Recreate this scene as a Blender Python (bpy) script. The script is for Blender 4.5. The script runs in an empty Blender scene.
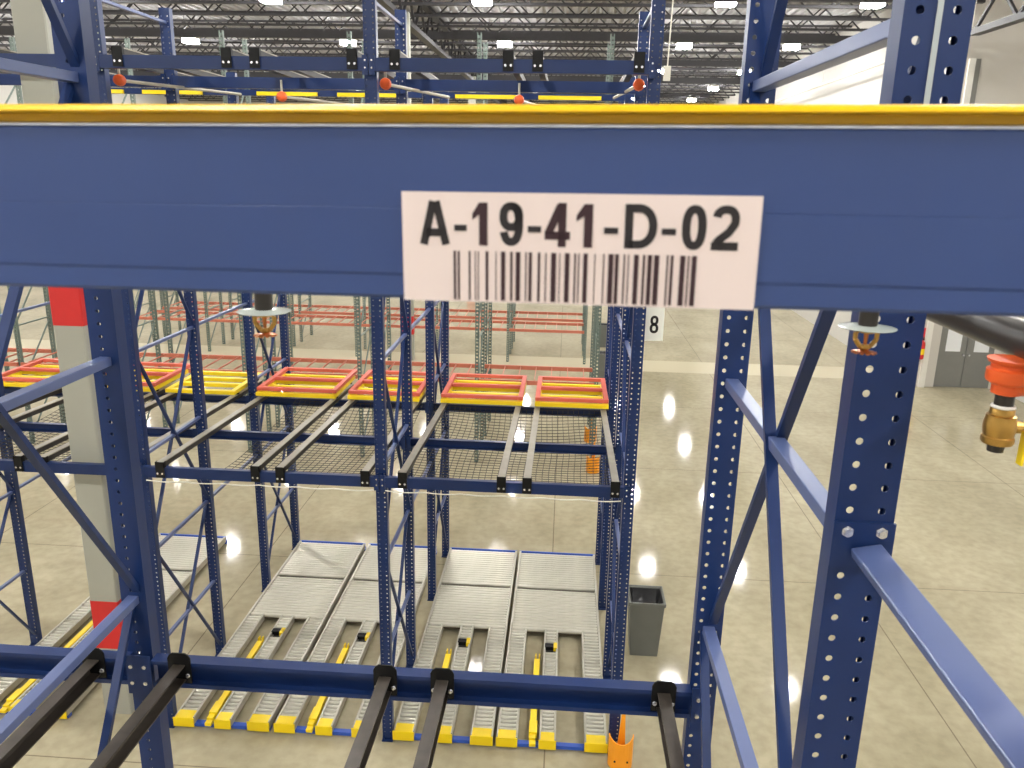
import bpy, bmesh, math, random
from mathutils import Vector, Matrix
random.seed(7)
sc = bpy.context.scene
COL = sc.collection
# ------------------------------------------------------------------ camera
CAM_H = 6.075
PITCH, YAW, ROLL = 0.2668, 0.0627, 0.0195
cy, sy = math.cos(YAW), math.sin(YAW)
cp, sp = math.cos(PITCH), math.sin(PITCH)
cr, sr = math.cos(ROLL), math.sin(ROLL)
right0 = Vector((cy, sy, 0)); fwd0 = Vector((-sy, cy, 0))
fwd = fwd0*cp - Vector((0, 0, 1))*sp
up0 = fwd0*sp + Vector((0, 0, 1))*cp
R_ = right0*cr + up0*sr
U_ = up0*cr - right0*sr
cd = bpy.data.cameras.new('camera'); cam = bpy.data.objects.new('camera', cd); COL.objects.link(cam)
M = Matrix((R_, U_, -fwd)).transposed().to_4x4(); M.translation = Vector((0, 0, CAM_H))
cam.matrix_world = M
cd.sensor_width = 36.0; cd.lens = 803.18/1024*36
cd.clip_start = 0.05; cd.clip_end = 200
cd.dof.use_dof = True; cd.dof.focus_distance = 5.5; cd.dof.aperture_fstop = 10.0
sc.camera = cam
# ------------------------------------------------------------------ world, exposure
w = bpy.data.worlds.new('world'); sc.world = w; w.use_nodes = True
w.node_tree.nodes['Background'].inputs[0].default_value = (0.75, 0.8, 0.9, 1)
w.node_tree.nodes['Background'].inputs[1].default_value = 0.6
vs = sc.view_settings
vs.view_transform = 'Standard'; vs.look = 'None'; vs.gamma = 1.0; vs.use_curve_mapping = False
vs.exposure = 0.0
LIGHT_STRENGTH = 245.0

# ------------------------------------------------------------------ materials
def srgb(r, g, b):
    def f(c):
        c /= 255.0
        return c/12.92 if c <= 0.04045 else ((c+0.055)/1.055)**2.4
    return (f(r), f(g), f(b), 1)

def mat(name, col, rough=0.5, metal=0.0, var=0.08, scale=6.0, bump=0.0, spec=0.5, var2=None, rvar=0.0, coat=0.0):
    m = bpy.data.materials.new(name); m.use_nodes = True
    nt = m.node_tree; bs = nt.nodes['Principled BSDF']
    bs.inputs['Roughness'].default_value = rough
    bs.inputs['Metallic'].default_value = metal
    bs.inputs['Specular IOR Level'].default_value = spec
    bs.inputs['Coat Weight'].default_value = coat
    tc = nt.nodes.new('ShaderNodeTexCoord')
    ns = nt.nodes.new('ShaderNodeTexNoise'); ns.inputs['Scale'].default_value = scale; ns.inputs['Detail'].default_value = 5
    nt.links.new(tc.outputs['Object'], ns.inputs['Vector'])
    mx = nt.nodes.new('ShaderNodeMix'); mx.data_type = 'RGBA'
    c = col
    c2 = var2 if var2 else tuple(min(1, x*(1+var*3)) for x in c[:3])+(1,)
    c1 = tuple(x*(1-var*2) for x in c[:3])+(1,)
    mx.inputs[6].default_value = c1; mx.inputs[7].default_value = c2
    nt.links.new(ns.outputs['Fac'], mx.inputs[0])
    nt.links.new(mx.outputs[2], bs.inputs['Base Color'])
    if rvar > 0:
        mr = nt.nodes.new('ShaderNodeMapRange'); mr.inputs['To Min'].default_value = max(0.02, rough-rvar); mr.inputs['To Max'].default_value = rough+rvar
        nt.links.new(ns.outputs['Fac'], mr.inputs[0]); nt.links.new(mr.outputs[0], bs.inputs['Roughness'])
    if bump > 0:
        bp = nt.nodes.new('ShaderNodeBump'); bp.inputs['Strength'].default_value = bump; bp.inputs['Distance'].default_value = 0.01
        nt.links.new(ns.outputs['Fac'], bp.inputs['Height']); nt.links.new(bp.outputs['Normal'], bs.inputs['Normal'])
    return m

BLUE = mat('blue_rack_paint', srgb(22, 44, 90), 0.34, var=0.05, scale=9, rvar=0.08, spec=0.35)
STRUTB = mat('brace_blue_with_sheen', srgb(78, 92, 134), 0.34, var=0.06, scale=7, rvar=0.06, spec=0.6)  # rack blue made lighter: light reflected by the braces is painted into the colour
BEAMBLUE = mat('blue_beam_paint', srgb(46, 68, 120), 0.34, var=0.05, scale=5, rvar=0.08)
LANEBLUE = mat('bright_blue_paint', srgb(50, 90, 190), 0.4)
YELLOW = mat('safety_yellow', srgb(250, 215, 20), 0.4, var=0.03)
YELLOWB = mat('yellow_beam_edge', srgb(238, 188, 5), 0.35, var=0.03)
EDGE = mat('worn_edge_highlight', srgb(200, 205, 215), 0.35, var=0.15, scale=60)  # worn bevel, with the light it reflects put into the pale colour
BLACK = mat('black_plate', srgb(14, 14, 15), 0.5, var=0.1, spec=0.25)
RAILK = mat('oiled_black_steel', srgb(66, 60, 54), 0.32, metal=0.3, var=0.25, scale=14, rvar=0.1)
GALV = mat('galvanised_steel', srgb(186, 182, 168), 0.4, metal=0.4, var=0.08, scale=20, rvar=0.08)
ROLLER = mat('zinc_roller', srgb(212, 209, 195), 0.34, metal=0.35, var=0.06, scale=5)
RAILG = mat('worn_grey_rail', srgb(150, 144, 130), 0.45, metal=0.3, var=0.1, scale=8)
RAILDARK = mat('dark_side_and_gap_shade', srgb(48, 45, 44), 0.5, metal=0.2, var=0.1, scale=8)  # far rail sides; also the painted shade in the roller lanes
BOLT = mat('zinc_bolt', srgb(215, 216, 220), 0.25, metal=0.8, var=0.03)
REDC = mat('red_cart_paint', srgb(212, 98, 80), 0.45, var=0.05)
RED = mat('red_paint', srgb(205, 40, 40), 0.45, var=0.04)
COLGREY = mat('column_grey_beige', srgb(164, 164, 152), 0.6, var=0.03, scale=3)
GREENP = mat('grey_green_paint', srgb(98, 112, 104), 0.5, var=0.06)
ORANGE = mat('orange_beam_paint', srgb(190, 108, 84), 0.5, var=0.06)
GUARD = mat('orange_guard_plastic', srgb(250, 160, 30), 0.4, var=0.03)
ORFIT = mat('orange_fitting', srgb(232, 96, 40), 0.4, var=0.05)
PIPEK = mat('black_pipe', srgb(44, 40, 36), 0.3, var=0.15, scale=30)
BRASS = mat('brass', srgb(190, 150, 80), 0.3, metal=0.85, var=0.08, scale=40)
COPPER = mat('bronze_sprinkler', srgb(190, 120, 70), 0.35, metal=0.8, var=0.05)
DISC = mat('clear_plate', srgb(172, 180, 172), 0.15, var=0.03)
WHITE = mat('white_paint', srgb(232, 230, 222), 0.45, var=0.02)
WIRE = mat('black_net_cord', srgb(40, 38, 34), 0.7)
ROPE = mat('white_rope', srgb(225, 222, 210), 0.8)
STEELDK = mat('dark_roof_steel', srgb(56, 55, 58), 0.55, var=0.08)
DECK = mat('roof_deck_white', srgb(176, 175, 178), 0.6, var=0.03)
WALLW = mat('white_wall', srgb(206, 203, 197), 0.6, var=0.01, scale=0.7)
WALLG = mat('beige_grey_wall', srgb(206, 202, 194), 0.6, var=0.02, scale=0.7)
DOORG = mat('grey_door', srgb(128, 128, 124), 0.45, var=0.02)
BINM = mat('grey_bin_plastic', srgb(104, 106, 100), 0.5, var=0.05)
LINER = mat('black_liner', srgb(34, 34, 36), 0.3, var=0.2, scale=12, bump=0.6)
TANPAN = mat('dark_lane_pan', srgb(96, 84, 66), 0.6, var=0.1)
INK = mat('black_ink', srgb(28, 22, 26), 0.6, var=0.0)
INKR = mat('maroon_black_ink', srgb(48, 20, 30), 0.6, var=0.0)
LABELM = mat('label_paper', srgb(226, 210, 206), 0.45, var=0.01)
SIGNM = mat('sign_white', srgb(238, 238, 230), 0.5, var=0.01)
GLASSW = mat('bright_window_panel', srgb(235, 238, 240), 0.2, var=0.01)
GREYPVC = mat('grey_strip', srgb(168, 176, 176), 0.5, var=0.02)
GREENG = mat('green_fitting', srgb(60, 130, 100), 0.5)
TRAY = mat('brown_cardboard', srgb(150, 120, 80), 0.7)

def emis(name, col, s):
    m = bpy.data.materials.new(name); m.use_nodes = True
    nt = m.node_tree; nt.nodes.clear()
    o = nt.nodes.new('ShaderNodeOutputMaterial'); e = nt.nodes.new('ShaderNodeEmission')
    e.inputs[0].default_value = col; e.inputs[1].default_value = s
    nt.links.new(e.outputs[0], o.inputs[0]); return m
LAMP = emis('led_lens', (1.0, 0.985, 0.96, 1), LIGHT_STRENGTH)

def floor_mat():
    m = bpy.data.materials.new('polished_concrete'); m.use_nodes = True
    nt = m.node_tree; N = nt.nodes; L = nt.links; bs = N['Principled BSDF']
    tc = N.new('ShaderNodeTexCoord')
    n1 = N.new('ShaderNodeTexNoise'); n1.inputs['Scale'].default_value = 0.55; n1.inputs['Detail'].default_value = 8; n1.inputs['Roughness'].default_value = 0.62
    n2 = N.new('ShaderNodeTexNoise'); n2.inputs['Scale'].default_value = 7; n2.inputs['Detail'].default_value = 6
    mp = N.new('ShaderNodeMapping'); mp.inputs['Scale'].default_value = (1, 0.6, 1)
    L.new(tc.outputs['Object'], mp.inputs[0]); L.new(mp.outputs[0], n1.inputs['Vector']); L.new(tc.outputs['Object'], n2.inputs['Vector'])
    cr_ = N.new('ShaderNodeValToRGB')
    cr_.color_ramp.elements[0].position = 0.3; cr_.color_ramp.elements[0].color = srgb(158, 149, 122)
    cr_.color_ramp.elements[1].position = 0.7; cr_.color_ramp.elements[1].color = srgb(190, 181, 153)
    L.new(n1.outputs['Fac'], cr_.inputs[0])
    mx = N.new('ShaderNodeMix'); mx.data_type = 'RGBA'; mx.blend_type = 'MULTIPLY'; mx.inputs[0].default_value = 0.45
    c2 = N.new('ShaderNodeValToRGB'); c2.color_ramp.elements[0].position = 0.35; c2.color_ramp.elements[0].color = (0.72, 0.72, 0.72, 1)
    c2.color_ramp.elements[1].position = 0.6; c2.color_ramp.elements[1].color = (1, 1, 1, 1)
    L.new(n2.outputs['Fac'], c2.inputs[0]); L.new(cr_.outputs[0], mx.inputs[6]); L.new(c2.outputs[0], mx.inputs[7])
    # saw-cut joints every 4.6 m both ways, and a paler slab strip
    sx = N.new('ShaderNodeSeparateXYZ'); L.new(tc.outputs['Object'], sx.inputs[0])
    def joint(out, per, off, hw):
        a = N.new('ShaderNodeMath'); a.operation = 'ADD'; a.inputs[1].default_value = off; L.new(out, a.inputs[0])
        b = N.new('ShaderNodeMath'); b.operation = 'PINGPONG'; b.inputs[1].default_value = per/2; L.new(a.outputs[0], b.inputs[0])
        c = N.new('ShaderNodeMath'); c.operation = 'LESS_THAN'; c.inputs[1].default_value = hw; L.new(b.outputs[0], c.inputs[0])
        return c.outputs[0]
    jx = joint(sx.outputs[0], 4.57, 4.6, 0.008); jy = joint(sx.outputs[1], 4.57, -6.75+4.57, 0.008)
    mxj = N.new('ShaderNodeMath'); mxj.operation = 'MAXIMUM'; L.new(jx, mxj.inputs[0]); L.new(jy, mxj.inputs[1])
    jm = N.new('ShaderNodeMix'); jm.data_type = 'RGBA'; jm.inputs[7].default_value = srgb(112, 102, 84)
    sj = N.new('ShaderNodeMath'); sj.operation = 'MULTIPLY'; sj.inputs[1].default_value = 0.75; L.new(mxj.outputs[0], sj.inputs[0])
    L.new(sj.outputs[0], jm.inputs[0]); L.new(mx.outputs[2], jm.inputs[6])
    g1 = N.new('ShaderNodeMath'); g1.operation = 'GREATER_THAN'; g1.inputs[1].default_value = 24.2; L.new(sx.outputs[1], g1.inputs[0])
    g2 = N.new('ShaderNodeMath'); g2.operation = 'LESS_THAN'; g2.inputs[1].default_value = 25.7; L.new(sx.outputs[1], g2.inputs[0])
    g3 = N.new('ShaderNodeMath'); g3.operation = 'MULTIPLY'; L.new(g1.outputs[0], g3.inputs[0]); L.new(g2.outputs[0], g3.inputs[1])
    sm = N.new('ShaderNodeMix'); sm.data_type = 'RGBA'; sm.inputs[7].default_value = srgb(200, 190, 162)
    L.new(g3.outputs[0], sm.inputs[0]); L.new(jm.outputs[2], sm.inputs[6]); L.new(sm.outputs[2], bs.inputs['Base Color'])
    mr = N.new('ShaderNodeMapRange'); mr.inputs['To Min'].default_value = 0.05; mr.inputs['To Max'].default_value = 0.09
    L.new(n1.outputs['Fac'], mr.inputs[0]); L.new(mr.outputs[0], bs.inputs['Roughness'])
    bs.inputs['Specular IOR Level'].default_value = 0.14
    return m
FLOOR = floor_mat()

# ------------------------------------------------------------------ mesh helpers
class MB:
    def __init__(s): s.v = []; s.f = []; s.m = []; s.mi = 0
    def add(s, vs, fs):
        b = len(s.v); s.v += [tuple(x) for x in vs]
        for f in fs: s.f.append(tuple(b+i for i in f)); s.m.append(s.mi)
        return s
    def box(s, x0, x1, y0, y1, z0, z1, bev=0.0):
        if x0 > x1: x0, x1 = x1, x0
        if y0 > y1: y0, y1 = y1, y0
        if z0 > z1: z0, z1 = z1, z0
        return s.add([(x0,y0,z0),(x1,y0,z0),(x1,y1,z0),(x0,y1,z0),(x0,y0,z1),(x1,y0,z1),(x1,y1,z1),(x0,y1,z1)],
                     [(0,3,2,1),(4,5,6,7),(0,1,5,4),(1,2,6,5),(2,3,7,6),(3,0,4,7)])
    def bar(s, a, b, w, h, upv=(0, 0, 1)):
        a = Vector(a); b = Vector(b); d = (b-a).normalized(); u = Vector(upv)
        sd = d.cross(u)
        if sd.length < 1e-4: sd = d.cross(Vector((0, 1, 0)))
        sd.normalize(); u = sd.cross(d).normalized()
        p = []
        for q in (a, b):
            for i, j in ((-1,-1),(1,-1),(1,1),(-1,1)): p.append(q+sd*(i*w/2)+u*(j*h/2))
        return s.add(p, [(0,1,2,3),(7,6,5,4),(0,4,5,1),(1,5,6,2),(2,6,7,3),(3,7,4,0)])
    def channel(s, a, b, w, h, t=0.004, upv=(0, 0, 1)):
        # U profile opened downwards: web on top, two flanges
        a = Vector(a); b = Vector(b); d = (b-a).normalized(); u = Vector(upv)
        sd = d.cross(u).normalized(); u = sd.cross(d).normalized()
        prof = [(-w/2,-h),(-w/2,0),(w/2,0),(w/2,-h),(w/2-t,-h),(w/2-t,-t),(-w/2+t,-t),(-w/2+t,-h)]
        return s.extr(prof, a, b, sd, u)
    def extr(s, prof, a, b, sd, u):
        n = len(prof); a = Vector(a); b = Vector(b); sd = Vector(sd); u = Vector(u)
        p = [a+sd*x+u*y for x, y in prof]+[b+sd*x+u*y for x, y in prof]
        fs = [(i, (i+1) % n, n+(i+1) % n, n+i) for i in range(n)]+[tuple(range(n-1,-1,-1)), tuple(range(n,2*n))]
        return s.add(p, fs)
    def tube(s, a, b, r, n=10, r2=None, caps=True):
        a = Vector(a); b = Vector(b); d = (b-a).normalized(); r2 = r if r2 is None else r2
        u = Vector((0, 0, 1)) if abs(d.z) < 0.9 else Vector((1, 0, 0))
        e1 = d.cross(u).normalized(); e2 = d.cross(e1)
        p = []
        for q, rr in ((a, r), (b, r2)):
            for i in range(n):
                t = 2*math.pi*i/n; p.append(q+e1*math.cos(t)*rr+e2*math.sin(t)*rr)
        fs = [(i, (i+1) % n, n+(i+1) % n, n+i) for i in range(n)]
        if caps: fs += [tuple(range(n-1,-1,-1)), tuple(range(n, 2*n))]
        return s.add(p, fs)
    def path(s, pts, r, n=6):
        for a, b in zip(pts[:-1], pts[1:]): s.tube(a, b, r, n)
        return s
    def lathe(s, c, prof, n=20, axis='Z'):
        c = Vector(c); p = []
        for r, z in prof:
            for i in range(n):
                t = 2*math.pi*i/n
                if axis == 'Z': p.append(c+Vector((r*math.cos(t), r*math.sin(t), z)))
                elif axis == 'X': p.append(c+Vector((z, r*math.cos(t), r*math.sin(t))))
                else: p.append(c+Vector((r*math.sin(t), z, r*math.cos(t))))
        fs = []
        for k in range(len(prof)-1):
            for i in range(n):
                fs.append((k*n+i, k*n+(i+1) % n, (k+1)*n+(i+1) % n, (k+1)*n+i))
        fs += [tuple(range(n-1,-1,-1)), tuple(range((len(prof)-1)*n, len(prof)*n))]
        return s.add(p, fs)
    def mesh(s, name, mats, smooth=False, fix=True):
        me = bpy.data.meshes.new(name); me.from_pydata(s.v, [], s.f); me.update()
        if not isinstance(mats, (list, tuple)): mats = [mats]
        for m in mats: me.materials.append(m)
        if len(mats) > 1: me.polygons.foreach_set('material_index', s.m)
        if fix:
            bm = bmesh.new(); bm.from_mesh(me); bmesh.ops.recalc_face_normals(bm, faces=bm.faces); bm.to_mesh(me); bm.free()
        if smooth:
            me.polygons.foreach_set('use_smooth', [True]*len(me.polygons)); me.set_sharp_from_angle(angle=math.radians(40))
        return me
    def build(s, name, mats, parent=None, smooth=False, bevel=0.0, fix=True):
        o = bpy.data.objects.new(name, s.mesh(name, mats, smooth, fix)); COL.objects.link(o)
        if parent: o.parent = parent
        if bevel > 0:
            md = o.modifiers.new('bevel', 'BEVEL'); md.width = bevel; md.segments = 2; md.limit_method = 'ANGLE'
        return o

def put(name, mesh, parent=None, loc=(0, 0, 0)):
    o = bpy.data.objects.new(name, mesh); COL.objects.link(o); o.location = loc
    if parent: o.parent = parent
    return o
def tag(o, label, cat, group=None):
    o['label'] = label; o['category'] = cat
    if group: o['group'] = group
    return o
def thing(name, label, cat, loc=(0, 0, 0), group=None):
    o = bpy.data.objects.new(name, None); COL.objects.link(o); o.location = loc; o.empty_display_size = 0.1
    return tag(o, label, cat, group)
def struct(o): o['kind'] = 'structure'; return o
def children(o): return CH.get(o, [])
def copy_thing(root, loc, label, group):
    r = root.copy(); COL.objects.link(r); r.location = loc; r['label'] = label
    if group: r['group'] = group
    for ch in list(root.children):
        c = ch.copy(); COL.objects.link(c); c.parent = r
        for g in list(ch.children):
            d = g.copy(); COL.objects.link(d); d.parent = c
    return r
ORD = ['first', 'second', 'third', 'fourth', 'fifth', 'sixth', 'seventh', 'eighth', 'ninth', 'tenth', 'eleventh', 'twelfth', 'thirteenth',
       'fourteenth', 'fifteenth', 'sixteenth', 'seventeenth', 'eighteenth', 'nineteenth', 'twentieth', 'twenty-first', 'twenty-second',
       'twenty-third', 'twenty-fourth', 'twenty-fifth', 'twenty-sixth', 'twenty-seventh', 'twenty-eighth']

# ------------------------------------------------------------------ the shell
struct(MB().add([(-30,-14,0),(13.5,-14,0),(13.5,66,0),(-30,66,0)], [(0,1,2,3)]).build('floor', FLOOR, fix=False))
# corrugated roof deck (flutes run away from the camera)
mb = MB(); x = -30.0; prof = []
while x < 13.0:
    prof += [(x, 11.20), (x+0.13, 11.20), (x+0.16, 11.26), (x+0.27, 11.26)]; x += 0.30
vsn = []; fs = []
for i, (px, pz) in enumerate(prof): vsn += [(px, -14, pz), (px, 66, pz)]
for i in range(len(prof)-1): fs.append((2*i, 2*i+1, 2*i+3, 2*i+2))
mb.add(vsn, fs)
struct(mb.build('ceiling', DECK, fix=False))
struct(MB().box(10.25, 10.45, 23.7, 66, 0, 11.26).build('wall_right', WALLW))
wd = MB(); wd.box(10.25, 10.92, 23.55, 23.7, 0, 11.26); wd.box(12.5, 12.95, 23.55, 23.7, 0, 11.26); wd.box(10.92, 12.5, 23.55, 23.7, 2.15, 11.26)
struct(wd.build('wall_back_right', WALLG))
struct(MB().box(12.75, 12.95, -14, 23.55, 0, 11.26).build('wall_right_near', WALLW))
struct(MB().box(-30, 10.25, 66, 66.2, 0, 11.26).build('wall_back', WALLW))
struct(MB().box(-30.2, -30, -14, 66, 0, 11.26).build('wall_left', WALLW))
struct(MB().box(-30, 12.75, -14.2, -14, 0, 11.26).build('wall_front', WALLW))
# doors in the short wall on the right
for k, (x0, x1) in enumerate(((10.92, 11.70), (11.72, 12.5))):
    d = MB(); d.box(x0, x1, 23.60, 23.645, 0.01, 1.07); d.box(x0, x0+0.2, 23.60, 23.645, 1.07, 2.15); d.box(x1-0.15, x1, 23.60, 23.645, 1.07, 2.15)
    d.box(x0+0.2, x1-0.15, 23.60, 23.645, 2.0, 2.15)
    do = struct(d.build('door_%d' % (k+1), DOORG))
    MB().box(x0+0.2, x1-0.15, 23.615, 23.63, 1.07, 2.0).build('pane', GLASSW, do)
    MB().tube((x1-0.07 if k == 0 else x0+0.07, 23.60, 0.98), (x1-0.07 if k == 0 else x0+0.07, 23.53, 0.98), 0.03, 12).build('door_knob', BOLT, do)
struct(MB().box(10.47, 10.63, 23.46, 23.549, 0, 9.0).build('trim_1', WHITE))
struct(MB().box(10.64, 10.78, 23.50, 23.549, 2.3, 9.0).build('trim_2', DOORG))

# roof trusses across the hall
def joist_mesh():
    out = {}
    L0, L1, zt, zb = -29.9, 10.1, 11.18, 10.42
    out['top_chord'] = MB().box(L0, L1, -0.06, 0.06, zt-0.07, zt).mesh('top_chord', STEELDK)
    out['bottom_chord'] = MB().box(L0, L1, -0.06, 0.06, zb, zb+0.07).mesh('bottom_chord', STEELDK)
    b = MB(); n = 56; st = (L1-L0)/n
    for i in range(n):
        za, zc = (zb+0.05, zt-0.05) if i % 2 == 0 else (zt-0.05, zb+0.05)
        b.bar((L0+i*st, 0, za), (L0+(i+1)*st, 0, zc), 0.04, 0.04, (0, 1, 0))
    out['web'] = b.mesh('web', STEELDK)
    return out
jm = joist_mesh(); k = 0; yy = 15.3
ys = []
while yy < 65: ys.append(yy); yy += 1.9
for k, yy in enumerate(ys):
    t = thing('roof_joist', 'dark open-web steel joist under the roof, %s from the front' % ORD[k], 'joist', (0, yy, 0), 'roof joists running across the hall')
    for nm, me in jm.items(): put(nm, me, t)
# girders running along the hall
def girder(xc, zb, zt, y0, y1, lab):
    t = thing('roof_girder', lab, 'girder', (xc, y0, 0))
    MB().box(-0.12, 0.12, 0, y1-y0, zt-0.14, zt).build('top_chord', STEELDK, t)
    MB().box(-0.12, 0.12, 0, y1-y0, zb, zb+0.14).build('bottom_chord', STEELDK, t)
    b = MB(); n = int((y1-y0)/0.95); n += n % 2; st = (y1-y0)/n
    for i in range(n):
        za, zc = (zb+0.1, zt-0.1) if i % 2 == 0 else (zt-0.1, zb+0.1)
        b.bar((0, i*st, za), (0, (i+1)*st, zc), 0.07, 0.07, (1, 0, 0))
    b.build('web', STEELDK, t)
girder(-4.88, 9.95, 11.1, -10, 65, 'deep dark truss girder running away above the red-banded columns')
girder(9.55, 9.25, 10.25, 8, 21.4, 'dark truss girder beside the white right-hand wall')
for k, yy in enumerate((22.6, 29.6, 36.4, 43.6)):
    tag(MB().box(-29, 10.2, yy-0.08, yy+0.08, 10.18, 10.42).build('roof_beam', STEELDK), 'solid dark beam crossing under the roof joists, %s from the front' % ORD[k], 'beam', 'solid cross beams')
# building columns with red bands
def column(x, y, half, lab):
    t = thing('building_column', lab, 'column', (x, y, 0))
    c = 0.05
    def oct_(z0, z1, h, c=0.012):
        b = MB(); g = h*0.6; b.extr([(-h+c,-g),(h-c,-g),(h,-g+c),(h,g-c),(h-c,g),(-h+c,g),(-h,g-c),(-h,-g+c)], (0,0,z0), (0,0,z1), (1,0,0), (0,1,0)); return b
    oct_(0, 10.2, half).build('shaft', COLGREY, t)
    oct_(0.84, 1.42, half+0.004).build('red_band', RED, t)
    oct_(4.46, 5.10, half+0.004).build('red_band', RED, t)
column(-4.86, 7.56, 0.155, 'pale grey column with red bands at the left, behind the nearest left upright')
column(-4.88, 24.7, 0.185, 'distant pale grey column with red band, behind the middle uprights')
column(-4.88, 41.8, 0.185, 'farthest pale grey column under the roof girder')

# ceiling lights
lm_house = MB().box(-0.26, 0.26, -0.22, 0.22, 0.02, 0.12).mesh('housing', WHITE)
lm_lens = MB().box(-0.24, 0.24, -0.20, 0.20, -0.12, 0.019).mesh('lens', LAMP)
lm_rod = MB().tube((0,0,0.12), (0,0,0.85), 0.008, 5).mesh('hanger', STEELDK)
xs = [-26.4, -20.3, -14.1, -8.2, -2.45, 3.95, 7.7]
rows = [-8.4, -0.5, 7.4, 15.3, 23.2, 31.1, 39.0, 47.0, 55.0]
for j, yy in enumerate(rows):
    for i, xx in enumerate(xs):
        lab = 'white LED ceiling light, %s from the left in the %s row back' % (ORD[i], ORD[max(0, j-4)]) if j >= 4 else 'white LED ceiling light above the camera side, %s column %s row' % (ORD[i], ORD[j])
        t = thing('ceiling_light', lab, 'ceiling light', (xx, yy, 10.3), 'LED lights under the roof')
        put('housing', lm_house, t); put('lens', lm_lens, t); put('hanger', lm_rod, t, (-0.2, 0, 0)); put('hanger', lm_rod, t, (0.2, 0, 0))

# ------------------------------------------------------------------ perforated uprights
def post_mesh(w, d, z0, z1, n, name='post', cols=(-0.0325, 0.0325)):
    s = 0.0325; hc = 0.023; p = 0.0508; r = 0.0078; t = 0.003; x2 = w/2
    b = MB(); N = int((z1-z0-0.06)/p); zs = z0+0.03
    ze = zs+N*p
    # plain strips of the front face
    edges = [-x2]
    for cx in cols: edges += [cx-hc, cx+hc]
    edges.append(x2)
    for xa, xb in zip(edges[0::2], edges[1::2]): b.add([(xa,0,z0),(xb,0,z0),(xb,0,z1),(xa,0,z1)], [(0,1,2,3)])
    for cx in cols:
        for za, zb in ((z0, zs), (ze, z1)): b.add([(cx-hc,0,za),(cx+hc,0,za),(cx+hc,0,zb),(cx-hc,0,zb)], [(0,1,2,3)])
        for k in range(N):
            cz = zs+(k+0.5)*p; pts = []
            for i in range(n):
                a = 2*math.pi*i/n+math.pi/4; c, q = math.cos(a), math.sin(a); m = 1/max(abs(c), abs(q))
                pts.append((cx+hc*c*m, 0, cz+p/2*q*m))
            for i in range(n):
                a = 2*math.pi*i/n+math.pi/4; pts.append((cx+r*math.cos(a), 0, cz+r*math.sin(a)))
            b.add(pts, [(i, (i+1) % n, n+(i+1) % n, n+i) for i in range(n)])
    # flanges and returned lips
    for sg in (-1, 1):
        X = sg*x2; lip = 0.008
        b.add([(X,0,z0),(X,d,z0),(X,d,z1),(X,0,z1)], [(0,1,2,3) if sg > 0 else (0,3,2,1)])
        b.add([(X,d,z0),(X-sg*lip,d,z0),(X-sg*lip,d,z1),(X,d,z1)], [(0,1,2,3) if sg > 0 else (0,3,2,1)])
    me = b.mesh(name, BLUE, fix=False)
    bm = bmesh.new(); bm.from_mesh(me); bmesh.ops.remove_doubles(bm, verts=bm.verts, dist=0.0004)
    bmesh.ops.recalc_face_normals(bm, faces=bm.faces); bm.to_mesh(me); bm.free()
    return me
PM = {}
def post(parent, y, w, d, z1, n, cols=(-0.0325, 0.0325)):
    key = (w, d, z1, n, cols)
    if key not in PM: PM[key] = post_mesh(w, d, 0, z1, n, 'post', cols)
    o = put('post', PM[key], parent, (0, y, 0))
    md = o.modifiers.new('sheet', 'SOLIDIFY'); md.thickness = 0.003; md.offset = -1
    return o
LV = 1.06
def brace(a, b, w=0.042, h=0.03):
    return MB().bar(a, b, h, w)
def upright_frame(x, y0, y1, z_front, z_back, label, n=8, w=0.11, d=0.075, struts=None, crosses=None, strut_w=0.04, wf=None, group=None, cols=(-0.0325, 0.0325)):
    t = thing('upright_frame', label, 'rack upright', (x, y0, 0), group)
    L = y1-y0
    post(t, 0, wf or w, d, z_front, n, cols); post(t, L, w, d, z_back, n, cols)
    for yy in (0, L):
        p = MB().box(-0.06, 0.06, yy-0.03, yy+d+0.03, 0, 0.012)
        p.tube((-0.04, yy-0.015, 0.012), (-0.04, yy-0.015, 0.035), 0.008, 6).tube((0.04, yy+d+0.015, 0.012), (0.04, yy+d+0.015, 0.035), 0.008, 6)
        p.build('foot_plate', BLUE, t)
    zt = min(z_front, z_back)
    ks = struts if struts is not None else [k for k in range(1, 9) if k*LV < zt-0.03]
    for k in ks:
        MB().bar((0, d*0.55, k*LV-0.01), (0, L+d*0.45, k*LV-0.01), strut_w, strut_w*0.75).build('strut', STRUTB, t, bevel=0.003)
    cs = crosses if crosses is not None else [k for k in range(0, 8, 2) if (k+2)*LV < zt+0.3]
    for k in cs:
        za, zb = max(0.12, k*LV), min((k+2)*LV, zt-0.05)
        MB().bar((-0.016, d*0.6, za), (-0.016, L+d*0.4, zb), 0.02, 0.034, (1, 0, 0)).build('diagonal_brace', BLUE, t)
        MB().bar((0.016, d*0.6, zb), (0.016, L+d*0.4, za), 0.02, 0.034, (1, 0, 0)).build('diagonal_brace', BLUE, t)
    return t
FX = [-9.06, -6.62, -4.18, -1.74, 0.70]
YF = [7.32, 8.65, 10.25, 11.58]
nm_ = ['outermost left', 'far left', 'left', 'middle', 'right']
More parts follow.
